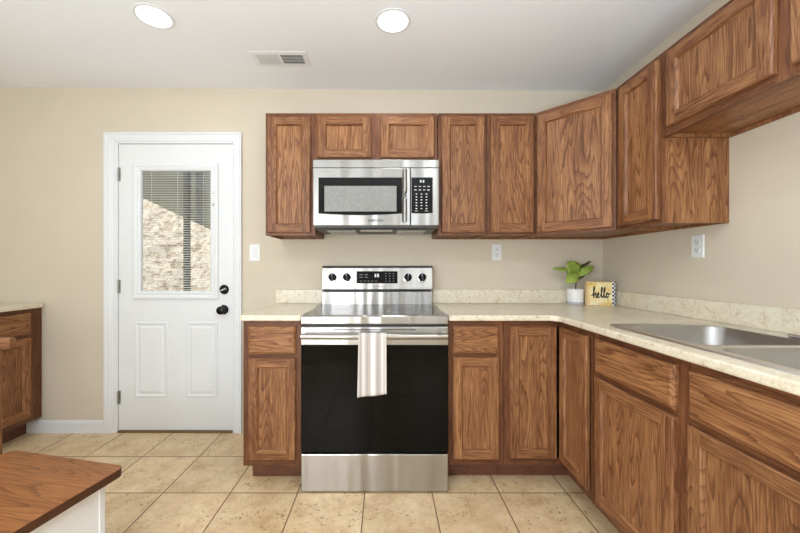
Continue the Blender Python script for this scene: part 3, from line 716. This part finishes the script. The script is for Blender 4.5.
tag(tw, 'grey and cream striped dish towel hung over the oven handle', 'towel')

# ------------------------------------------------------------------ microwave
MZ0, MZ1, MF = 1.419, 1.8255, -0.392
mw = thing('microwave', 'stainless over-the-range microwave with black control panel', 'microwave', (RX, 0, MZ0))
MW = 0.3775; MH = MZ1 - MZ0
def mx(px): return (px - 385.2) / 167.0 - RX     # pixels on the face plane
def mz(py): return 1.17 + (267.8 - py) / 167.0 - MZ0
bm = B(); box(bm, -MW + 0.002, MW - 0.002, -0.355, -0.003, -0.004, MH - 0.001); obj('body', bm, 'castgrey', mw)
zt = mz(167.6)
bm = B(); extr(bm, [(-0.355, zt + 0.001), (MF, zt + 0.001), (MF, MH - 0.008), (MF + 0.012, MH), (-0.355, MH)], 0, -MW, MW); tg = obj('top_grille', bm, 'mwsteel', mw, bevel=0.002)
xs = mx(410.5)
bm = B(); box(bm, -MW, xs - 0.001, MF, -0.3555, 0.004, zt - 0.001); dm = obj('door', bm, 'mwsteel', mw, bevel=0.003)
def curved(bm, x0, x1, z0, z1, y0, y1, sag, n=20):
    top = [(x0, z1), (x1, z1)]; bot = [(x0 + (x1 - x0) * k / n, z0 - sag * math.sin(PI * k / n)) for k in range(n + 1)]
    pts = [(x1, z1), (x0, z1)] + bot
    A = [bm.verts.new((x, y0, z)) for x, z in pts]; C = [bm.verts.new((x, y1, z)) for x, z in pts]; m_ = len(pts)
    bm.faces.new(A); bm.faces.new(C[::-1])
    for k in range(m_): bm.faces.new((A[k], C[k], C[(k + 1) % m_], A[(k + 1) % m_]))
bm = B(); curved(bm, mx(318.5), mx(402), mz(213.5), mz(177.5), MF - 0.0015, MF + 0.004, 0.010); wf = obj('window_frame', bm, 'blackgloss', dm)
bm = B(); box(bm, mx(324.5), mx(396.5), MF - 0.0025, MF - 0.0012, mz(211.5), mz(186)); obj('window_screen', bm, 'screen', wf)
bm = B(); hx_ = mx(404.6); z0, z1 = mz(222.5), mz(171)
tube(bm, [(hx_, MF - 0.034 - 0.006 * math.sin(PI * k / 16), z0 + (z1 - z0) * k / 16) for k in range(17)], 0.0125, 12)
for z in (z0 + 0.02, z1 - 0.02): box(bm, hx_ - 0.008, hx_ + 0.008, MF - 0.034, MF, z - 0.012, z + 0.012)
shade_auto(obj('door_handle', bm, 'mwsteel', dm))
text_mesh('brand_lettering', 'SAMSUNG', 0.020, 'darkprint', dm, (mx(375.5), MF - 0.0004, mz(220.5)), bold=0.0005)
bm = B(); box(bm, xs + 0.001, MW, MF, -0.3555, 0.004, zt - 0.001); cp = obj('control_side', bm, 'mwsteel', mw, bevel=0.003)
bm = B(); curved(bm, mx(411.5), mx(432.7), mz(213), mz(177.5), MF - 0.0015, MF + 0.004, 0.003); kp = obj('control_panel', bm, 'blackgloss', cp)
bm = B(); xc = mx(422)
digit_y = MF - 0.002
def mdigit(x, z, s):
    for sx in (-1, 1): box(bm, x + sx * s * 0.4 - s * 0.1, x + sx * s * 0.4 + s * 0.1, digit_y, MF - 0.0015, z - s, z + s)
    for kz in (-1, 0, 1): box(bm, x - s * 0.4, x + s * 0.4, digit_y, MF - 0.0015, z + kz * s * 0.9 - s * 0.1, z + kz * s * 0.9 + s * 0.1)
mdigit(xc - 0.008, mz(181.3), 0.007); mdigit(xc + 0.009, mz(181.3), 0.007); obj('clock_digits', bm, 'digit', kp)
bm = B()
for r, nk in ((186.5, 4), (190, 4)):
    for k in range(nk): box(bm, xc - 0.046 + k * 0.026, xc - 0.032 + k * 0.026, digit_y, MF - 0.0015, mz(r) - 0.0018, mz(r) + 0.0018)
obj('function_keys', bm, 'whiteprint', kp); bm = B()
for r in range(6):
    for k in range(3): px_ = xc - 0.034 + k * 0.030; zz = mz(194 + r * 2.9); box(bm, px_ - 0.004, px_ + 0.005, digit_y, MF - 0.0015, zz - 0.003, zz + 0.002)
for k in (0, 2): px_ = xc - 0.034 + k * 0.030; box(bm, px_ - 0.010, px_ + 0.010, digit_y, MF - 0.0015, mz(211.0) - 0.001, mz(211.0) + 0.001)
obj('number_keys', bm, 'whiteprint', kp)
# underside: dark grease filters and lamp
bm = B(); extr(bm, [(-0.36, -0.0045), (-0.34, -0.016), (-0.05, -0.016), (-0.03, -0.0045)], 0, -MW + 0.012, MW - 0.012); un = obj('underside', bm, 'castgrey', mw)
for x0, x1 in ((-0.31, -0.13), (0.13, 0.31)):
    bm = B(); box(bm, x0, x1, -0.30, -0.09, -0.0195, -0.0162)
    for k in range(8): box(bm, x0 + 0.006, x1 - 0.006, -0.295 + k * 0.0255, -0.280 + k * 0.0255, -0.021, -0.0195)
    obj('grease_filter', bm, 'filter', un, bevel=0.001)
bm = B(); box(bm, -0.10, 0.10, -0.335, -0.25, -0.0185, -0.0162); obj('lamp_cover', bm, 'plastic', un, bevel=0.002)

# ------------------------------------------------------------------ sink and faucet
sk = thing('kitchen_sink', 'double-bowl stainless steel sink set into the cream worktop', 'sink', ((SX0 + SX1) / 2, (SY0 + SY1) / 2, CT))
sx, sy = (SX1 - SX0) / 2, (SY1 - SY0) / 2
def rrect(x0, x1, y0, y1, r, n=6):
    p = []
    for cx, cy, a0 in ((x1 - r, y1 - r, 0), (x0 + r, y1 - r, PI / 2), (x0 + r, y0 + r, PI), (x1 - r, y0 + r, 1.5 * PI)):
        for k in range(n + 1): a = a0 + PI / 2 * k / n; p.append((cx + r * math.cos(a), cy + r * math.sin(a)))
    return p
bowls = [(-sx + 0.035, sx - 0.095, -sy + 0.035, -0.018), (-sx + 0.035, sx - 0.095, 0.018, sy - 0.035)]
bm = B()
def lp(pts, z): return [bm.verts.new((x, y, z)) for x, y in pts]
def strip(a, b):
    for k in range(len(a)): bm.faces.new((a[k], a[(k + 1) % len(a)], b[(k + 1) % len(b)], b[k]))
o0 = lp(rrect(-sx, sx, -sy, sy, 0.03), 0.0008); o1 = lp(rrect(-sx + 0.003, sx - 0.003, -sy + 0.003, sy - 0.003, 0.03), 0.006); o2 = lp(rrect(-sx + 0.012, sx - 0.012, -sy + 0.012, sy - 0.012, 0.026), 0.0045)
strip(o0, o1); strip(o1, o2)
def half(y0, y1, r_hi, r_lo, n=6):
    p = []; X = sx - 0.012
    for cx, cy, r, a0 in ((X, y1, r_hi, 0), (-X, y1, r_hi, PI / 2), (-X, y0, r_lo, PI), (X, y0, r_lo, 1.5 * PI)):
        ox, oy = (cx - math.copysign(r, cx)), (y1 - r if cy == y1 else y0 + r)
        for k in range(n + 1): a = a0 + PI / 2 * k / n; p.append((ox + r * math.cos(a), oy + r * math.sin(a)))
    return p
for bw, (ya, yb2, rh, rl_) in zip(bowls, ((-sy + 0.012, 0.0, 0.0004, 0.026), (0.0, sy - 0.012, 0.026, 0.0004))):
    strip(lp(half(ya, yb2, rh, rl_), 0.0045), lp(rrect(*bw, 0.06), 0.0045))
rim = obj('rim', bm, 'sinksteel', sk); shade_auto(rim, 40)
for b in bowls:
    bm = B(); x0, x1, y0, y1 = b
    ls = [lp(rrect(x0, x1, y0, y1, 0.06), 0.0045), lp(rrect(x0 + 0.005, x1 - 0.005, y0 + 0.005, y1 - 0.005, 0.06), -0.004), lp(rrect(x0 + 0.014, x1 - 0.014, y0 + 0.014, y1 - 0.014, 0.058), -0.135), lp(rrect(x0 + 0.028, x1 - 0.028, y0 + 0.028, y1 - 0.028, 0.05), -0.158), lp(rrect(x0 + 0.06, x1 - 0.06, y0 + 0.06, y1 - 0.06, 0.04), -0.165)]
    for a, c in zip(ls, ls[1:]): strip(a, c)
    bm.faces.new(ls[-1])
    bo = obj('bowl', bm, 'bowlsteel', sk, smooth=True)
    bm = B(); lathe(bm, [(0.045, -0.1645), (0.045, -0.162), (0.036, -0.162), (0.03, -0.1643)], Matrix.Translation(((x0 + x1) / 2, (y0 + y1) / 2, 0)), n=24); obj('drain', bm, 'chrome', bo)
fa = thing('faucet', 'low chrome faucet on the back rim of the sink at right edge', 'faucet', (SX1 - 0.047, -1.36, CT + 0.005))
bm = B(); prism(bm, rrect(-0.026, 0.026, -0.13, 0.13, 0.025), 0, 0.012); obj('deck_plate', bm, 'chrome', fa, bevel=0.004)
bm = B(); lathe(bm, [(0.026, 0.012), (0.024, 0.05), (0.022, 0.075), (0.012, 0.085)], Matrix.Translation((0, -0.03, 0))); shade_auto(obj('body', bm, 'chrome', fa))
bm = B(); tube(bm, [(0, -0.03, 0.045), (-0.02, -0.08, 0.07), (-0.05, -0.15, 0.085), (-0.07, -0.20, 0.075), (-0.075, -0.215, 0.06)], [0.013, 0.012, 0.011, 0.011, 0.011], 12); shade_auto(obj('spout', bm, 'chrome', fa))
bm = B(); tube(bm, [(0, -0.03, 0.085), (0.012, -0.05, 0.10), (0.018, -0.085, 0.105)], [0.008, 0.007, 0.006], 8); shade_auto(obj('lever', bm, 'chrome', fa))

# ------------------------------------------------------------------ plant and sign
PX, PY = 1.309, -0.080
pl = thing('potted_plant', 'small green leafy plant in a white pot beside the golden sign', 'plant', (PX, PY, CT))
bm = B(); lathe(bm, [(0.046, 0.0005), (0.052, 0.001), (0.0530, 0.018)], n=32, mi=1); lathe(bm, [(0.0530, 0.0185), (0.0555, 0.104), (0.0525, 0.105), (0.050, 0.090)], n=32, cap=False); shade_auto(obj('pot', bm, ['pot', 'potband'], pl))
bm = B(); lathe(bm, [(0.0503, 0.086), (0.045, 0.093), (0.01, 0.095)], n=24); obj('soil', bm, 'soil', pl)
bm = B(); tube(bm, [(0, 0, 0.09), (0.004, 0, 0.14), (0.010, -0.002, 0.18), (0.012, 0, 0.22)], [0.004, 0.0035, 0.003, 0.002], 8); obj('stem', bm, 'stem', pl)
def leaf(base, tip, wid, nrm, mname, cup=0.15, droop=0.0):
    base, tip = Vector(base), Vector(tip); ax = tip - base; Ln = ax.length; ax.normalize(); nrm = Vector(nrm); nrm = (nrm - ax * nrm.dot(ax)).normalized(); side = ax.cross(nrm)
    bm = B(); rows = []; n = 12
    for i in range(n + 1):
        t = i / n; wv = wid * (math.sin(PI * min(1, t ** 0.85)) ** 0.75) * (0.6 + 0.55 * t) * (1.0 if t < 0.98 else 0.3) + 0.0012
        c = base + ax * Ln * t + nrm * (0.10 * Ln * math.sin(PI * t)) - Vector((0, 0, 1)) * droop * t * t
        row = []
        for s in (-1, -0.5, 0, 0.5, 1): row.append(bm.verts.new(c + side * wv * s + nrm * (cup * wv * abs(s) + 0.003 * math.sin(t * 16) * abs(s))))
        rows.append(row)
    for a, b in zip(rows, rows[1:]):
        for k in range(4): bm.faces.new((a[k], a[k + 1], b[k + 1], b[k]))
    o = obj('leaf', bm, mname, pl, smooth=True); so = o.modifiers.new('t', 'SOLIDIFY'); so.thickness = 0.001
    return o
leaf((0.012, 0, 0.185), (-0.048, 0.010, 0.297), 0.062, (0.15, -1, 0.25), 'leaf')
leaf((0.016, -0.004, 0.205), (-0.088, -0.045, 0.170), 0.046, (0.1, -0.85, 0.5), 'leaf', droop=0.02)
leaf((-0.02, -0.010, 0.205), (-0.168, -0.02, 0.243), 0.022, (-0.2, -0.6, 0.7), 'leaf')
leaf((0.012, 0, 0.19), (0.110, -0.03, 0.258), 0.032, (-0.3, -0.7, 0.6), 'leaf')
leaf((0.012, 0.006, 0.21), (0.118, 0.008, 0.296), 0.017, (-0.6, -0.35, 0.7), 'leafdark')
leaf((0.012, -0.004, 0.16), (0.120, 0.0, 0.228), 0.015, (-0.4, -0.3, 0.8), 'leafdark')
leaf((0.010, 0.006, 0.18), (0.020, 0.055, 0.265), 0.030, (0, -0.7, 0.7), 'leaf')

sg = thing('hello_sign', 'small golden block sign reading hello with gingham ribbon edge', 'sign', (1.428, -0.165, CT), -0.20)
bm = B(); box(bm, -0.088, 0.080, -0.019, 0.019, 0.0005, 0.158); obj('block', bm, 'signwood', sg, bevel=0.002)
bm = B(); box(bm, -0.070, 0.064, -0.0202, -0.0188, 0.003, 0.156); obj('face_board', bm, 'signgold', sg)
bm = B(); box(bm, 0.0645, 0.0815, -0.0208, 0.0200, 0.0007, 0.1590); obj('gingham_ribbon', bm, 'gingham', sg)
# brush lettering "hello" as one stroke
stroke = [(-5.2, -0.2), (-4.6, 0.2), (-4.0, 1.2), (-3.65, 2.4), (-3.85, 2.9), (-4.1, 2.2), (-4.15, 0.6), (-4.15, -0.9), (-3.9, 0.1), (-3.4, 0.7), (-3.1, 0.3), (-3.1, -0.5), (-2.8, -0.8),
          (-2.2, -0.2), (-1.75, 0.5), (-2.1, 0.8), (-2.4, 0.1), (-2.2, -0.7), (-1.6, -0.7), (-1.0, 0.2), (-0.4, 1.6), (-0.25, 2.6), (-0.55, 2.7), (-0.75, 1.4), (-0.7, -0.2), (-0.35, -0.8), (0.1, -0.2),
          (0.7, 1.2), (0.95, 2.4), (0.7, 2.7), (0.4, 1.6), (0.4, -0.1), (0.75, -0.8), (1.2, -0.3), (1.6, 0.5), (2.0, 0.8), (1.6, 0.6), (1.5, -0.2), (1.9, -0.8), (2.4, -0.3), (2.4, 0.5), (2.0, 0.8), (2.4, 0.4), (3.1, 0.6), (3.4, 0.8)]
def smooth_path(p, n=6):
    out_ = []
    for i in range(len(p) - 1):
        p0, p1, p2, p3 = (p[max(0, i - 1)], p[i], p[i + 1], p[min(len(p) - 1, i + 2)])
        for k in range(n):
            t = k / n; out_.append(tuple(0.5 * (2 * p1[c] + (p2[c] - p0[c]) * t + (2 * p0[c] - 5 * p1[c] + 4 * p2[c] - p3[c]) * t * t + (3 * p1[c] - p0[c] - 3 * p2[c] + p3[c]) * t ** 3) for c in (0, 1)))
    return out_ + [p[-1]]
sc = 0.0128; bm = B(); sm = smooth_path(stroke)
wr = [0.0025 + 0.0016 * (1 if sm[min(i + 1, len(sm) - 1)][1] < sm[i][1] else 0) for i in range(len(sm))]
wr = [sum(wr[max(0, i - 3):i + 4]) / len(wr[max(0, i - 3):i + 4]) for i in range(len(wr))]
tube(bm, [((x + 0.9) * sc, 0, (z - 0.6) * sc) for x, z in sm], wr, 8)
lt = obj('hello_lettering', bm, 'ink', sg, (-0.003, -0.0205, 0.080)); lt.scale = (1.06, 0.25, 1.45)

# ------------------------------------------------------------------ switch, outlets, vent, ceiling lights
def plate_bm(w_, h_): 
    bm = B(); V = []
    for i, y in ((0, -0.0005), (0, -0.003), (0.004, -0.006)): V.append([bm.verts.new(c) for c in ((-w_ / 2 + i, y, -h_ / 2 + i), (w_ / 2 - i, y, -h_ / 2 + i), (w_ / 2 - i, y, h_ / 2 - i), (-w_ / 2 + i, y, h_ / 2 - i))])
    bm.faces.new(V[0]); bm.faces.new(V[-1])
    for a, b in zip(V, V[1:]):
        for k in range(4): bm.faces.new((a[k], a[(k + 1) % 4], b[(k + 1) % 4], b[k]))
    return bm
sw = thing('light_switch', 'white rocker light switch on beige wall right of the door', 'switch', ((254.8 - 385.2) / 140.7, 0, 1.17 + (267.8 - 252.8) / 140.7))
obj('cover_plate', plate_bm(0.076, 0.122), 'plastic', sw)
bm = B(); extr(bm, [(-0.006, -0.034), (-0.0075, -0.034), (-0.0105, 0.034), (-0.006, 0.034)], 0, -0.0165, 0.0165); obj('rocker', bm, 'trim', sw, bevel=0.001)
def outlet(label, loc, rotz):
    t = thing('wall_outlet', label, 'outlet', loc, rotz, 'white duplex outlets')
    obj('cover_plate', plate_bm(0.070, 0.114), 'plastic', t)
    for z in (-0.0195, 0.0195):
        bm = B(); prism(bm, rrect(-0.017, 0.017, -0.0145, 0.0145, 0.011), 0, 0.003)
        bmesh.ops.transform(bm, matrix=Matrix.Translation((0, -0.0058, z)) @ Ry, verts=bm.verts[:])
        r = obj('receptacle', bm, 'trim', t)
        bm = B(); box(bm, -0.0075, -0.0050, -0.0093, -0.0085, z - 0.001, z + 0.008); box(bm, 0.0050, 0.0075, -0.0093, -0.0085, z - 0.001, z + 0.007); box(bm, -0.002, 0.002, -0.0093, -0.0085, z - 0.010, z - 0.006)
        obj('slots', bm, 'slot', r)
    return t
outlet('white duplex outlet on back wall between range and plant', ((496.8 - 385.2) / 140.7, 0, 1.17 + (267.8 - 252.2) / 140.7), 0)
outlet('white duplex outlet on right wall above the backsplash', (XR, -0.757, 1.276), -PI / 2)

vt = thing('ceiling_vent', 'white rectangular ceiling air register with slotted grille', 'vent', (-0.634, -0.360, ceil_z(-0.634)))
vt.rotation_euler.y = ceil_tilt
bm = B(); W_, D_ = 0.172, 0.076; iw, idp = 0.140, 0.046
V = []
for (a, b_), z in (((W_, D_), -0.0005), ((W_ - 0.003, D_ - 0.003), -0.0025), ((iw, idp), -0.0045), ((iw, idp), -0.0015)):
    V.append([bm.verts.new(c) for c in ((-a, -b_, z), (a, -b_, z), (a, b_, z), (-a, b_, z))])
for a, b_ in zip(V, V[1:]):
    for k in range(4): bm.faces.new((a[k], a[(k + 1) % 4], b_[(k + 1) % 4], b_[k]))
box(bm, -0.006, 0.006, -idp, idp, -0.005, -0.0015)
obj('frame', bm, 'vent', vt)
bm = B(); box(bm, -iw, iw, -idp, idp, -0.0012, -0.0006); obj('duct_opening', bm, 'ventdark', vt)
for s, lean in ((-1, 0.007), (1, -0.004)):
    bm = B()
    for k in range(11):
        x = s * (0.014 + k * 0.0122)
        vs = [bm.verts.new(c) for c in ((x - 0.001, -idp, -0.008), (x + 0.001, -idp, -0.008), (x + 0.001 + lean, -idp, -0.0013), (x - 0.001 + lean, -idp, -0.0013), (x - 0.001, idp, -0.008), (x + 0.001, idp, -0.008), (x + 0.001 + lean, idp, -0.0013), (x - 0.001 + lean, idp, -0.0013))]
        for q_ in ((0, 1, 2, 3), (4, 7, 6, 5), (0, 4, 5, 1), (1, 5, 6, 2), (2, 6, 7, 3), (3, 7, 4, 0)): bm.faces.new([vs[i] for i in q_])
    for y in (-0.017, 0.013): box(bm, min(s * 0.008, s * iw), max(s * 0.008, s * iw), y - 0.0008, y + 0.0008, -0.0060, -0.004)
    obj('louvres', bm, 'vent', vt)

def downlight(x, y, label, energy):
    t = thing('recessed_ceiling_light', label, 'ceiling light', (x, y, ceil_z(x)), 0, 'round recessed ceiling lights')
    t.rotation_euler.y = ceil_tilt
    bm = B(); lathe(bm, [(0.092, -0.0005), (0.091, -0.003), (0.082, -0.0045), (0.076, -0.003), (0.075, -0.0008)], n=48, cap=False); shade_auto(obj('trim_ring', bm, 'trim', t))
    bm = B(); lathe(bm, [(0.0765, -0.0010), (0.0755, -0.0060), (0.060, -0.0095), (0.02, -0.0105)], n=48); obj('lens', bm, 'lens', t)
    l = lamp('lamp', 'AREA', (0, 0, -0.016), (0, 0, 0), energy, (0.88, 0.93, 0.98), shape='DISK', size=0.15); l.parent = t
    return t
downlight(-1.172, -0.712, 'lit round recessed ceiling light above the entry door side', 2.6)
downlight(0.040, -0.690, 'lit round recessed ceiling light in front of the range', 3)
downlight(-1.172, -2.35, 'lit round recessed ceiling light over the low table', 8)
downlight(0.560, -2.25, 'lit round recessed ceiling light near the sink side', 9)

# ------------------------------------------------------------------ low table and chair at the lower left
TZ = 0.460; P1 = Vector((-0.955, 1.258 - 2.482)); ang = math.radians(-12.0)      # far right corner, seen from above
lt_ = thing('low_table', 'low white-sided table with brown wood-grain top and rounded corners', 'table', (P1.x + 0.024, P1.y - 0.006, 0), ang)
TW, TL = 0.535, 0.95                             # local: x to the left is negative, y towards the camera is negative
bm = B(); prism(bm, rrect(-TW, 0, -TL, 0, 0.028), TZ - 0.029, TZ, 0, 1); obj('tabletop', bm, ['top_wood', 'top_edge'], lt_, bevel=0.002)
x1_, y1_, x0_, y0_ = -0.040, -0.040, -TW + 0.04, -TL + 0.04
bm = B(); box(bm, x1_ - 0.014, x1_ - 0.004, y0_ + 0.02, y1_ - 0.02, 0.0005, TZ - 0.030); obj('side_panel', bm, 'white', lt_)
bm = B(); box(bm, x0_ + 0.004, x0_ + 0.014, y0_ + 0.02, y1_ - 0.02, 0.0005, TZ - 0.030); obj('side_panel', bm, 'white', lt_)
bm = B(); box(bm, x0_ + 0.02, x1_ - 0.02, y1_ - 0.014, y1_ - 0.004, 0.0005, TZ - 0.030); obj('end_panel', bm, 'white', lt_)
bm = B(); box(bm, x0_ + 0.02, x1_ - 0.02, y0_ + 0.004, y0_ + 0.014, 0.0005, TZ - 0.030); obj('end_panel', bm, 'white', lt_)
for x, y in ((x1_, y1_), (x0_, y1_), (x1_, y0_), (x0_, y0_)):
    s_, u_ = (-1 if x == x1_ else 1), (-1 if y == y1_ else 1)
    bm = B(); box(bm, min(x, x + s_ * 0.02), max(x, x + s_ * 0.02), min(y, y + u_ * 0.02), max(y, y + u_ * 0.02), 0, TZ - 0.030); obj('corner_post', bm, 'trim', lt_, bevel=0.002)

ch = thing('wooden_chair', 'wooden chair at the left edge of view with squared top rail', 'chair', (-1.868, CAM_Y + 1.50, 0))
bm = B(); box(bm, -0.27, 0.268, -0.014, 0.014, 0.826, 0.868); obj('top_rail', bm, 'wood_x', ch, bevel=0.003)
for x in (-0.215, 0.197):
    bm = B(); box(bm, x - 0.014, x + 0.014, -0.012, 0.012, 0, 0.8255); obj('back_leg', bm, 'wood_z', ch, bevel=0.003)
    bm = B(); box(bm, x - 0.016, x + 0.016, -0.40, -0.37, 0, 0.42); obj('front_leg', bm, 'wood_z', ch, bevel=0.003)
bm = B(); box(bm, -0.232, 0.214, -0.42, -0.0125, 0.4205, 0.45); obj('seat', bm, 'wood_y', ch, bevel=0.006)
for z in (0.56, 0.66, 0.76): 
    bm = B(); box(bm, -0.2005, 0.1825, -0.007, 0.007, z - 0.022, z + 0.022); obj('back_slat', bm, 'wood_x', ch, bevel=0.002)
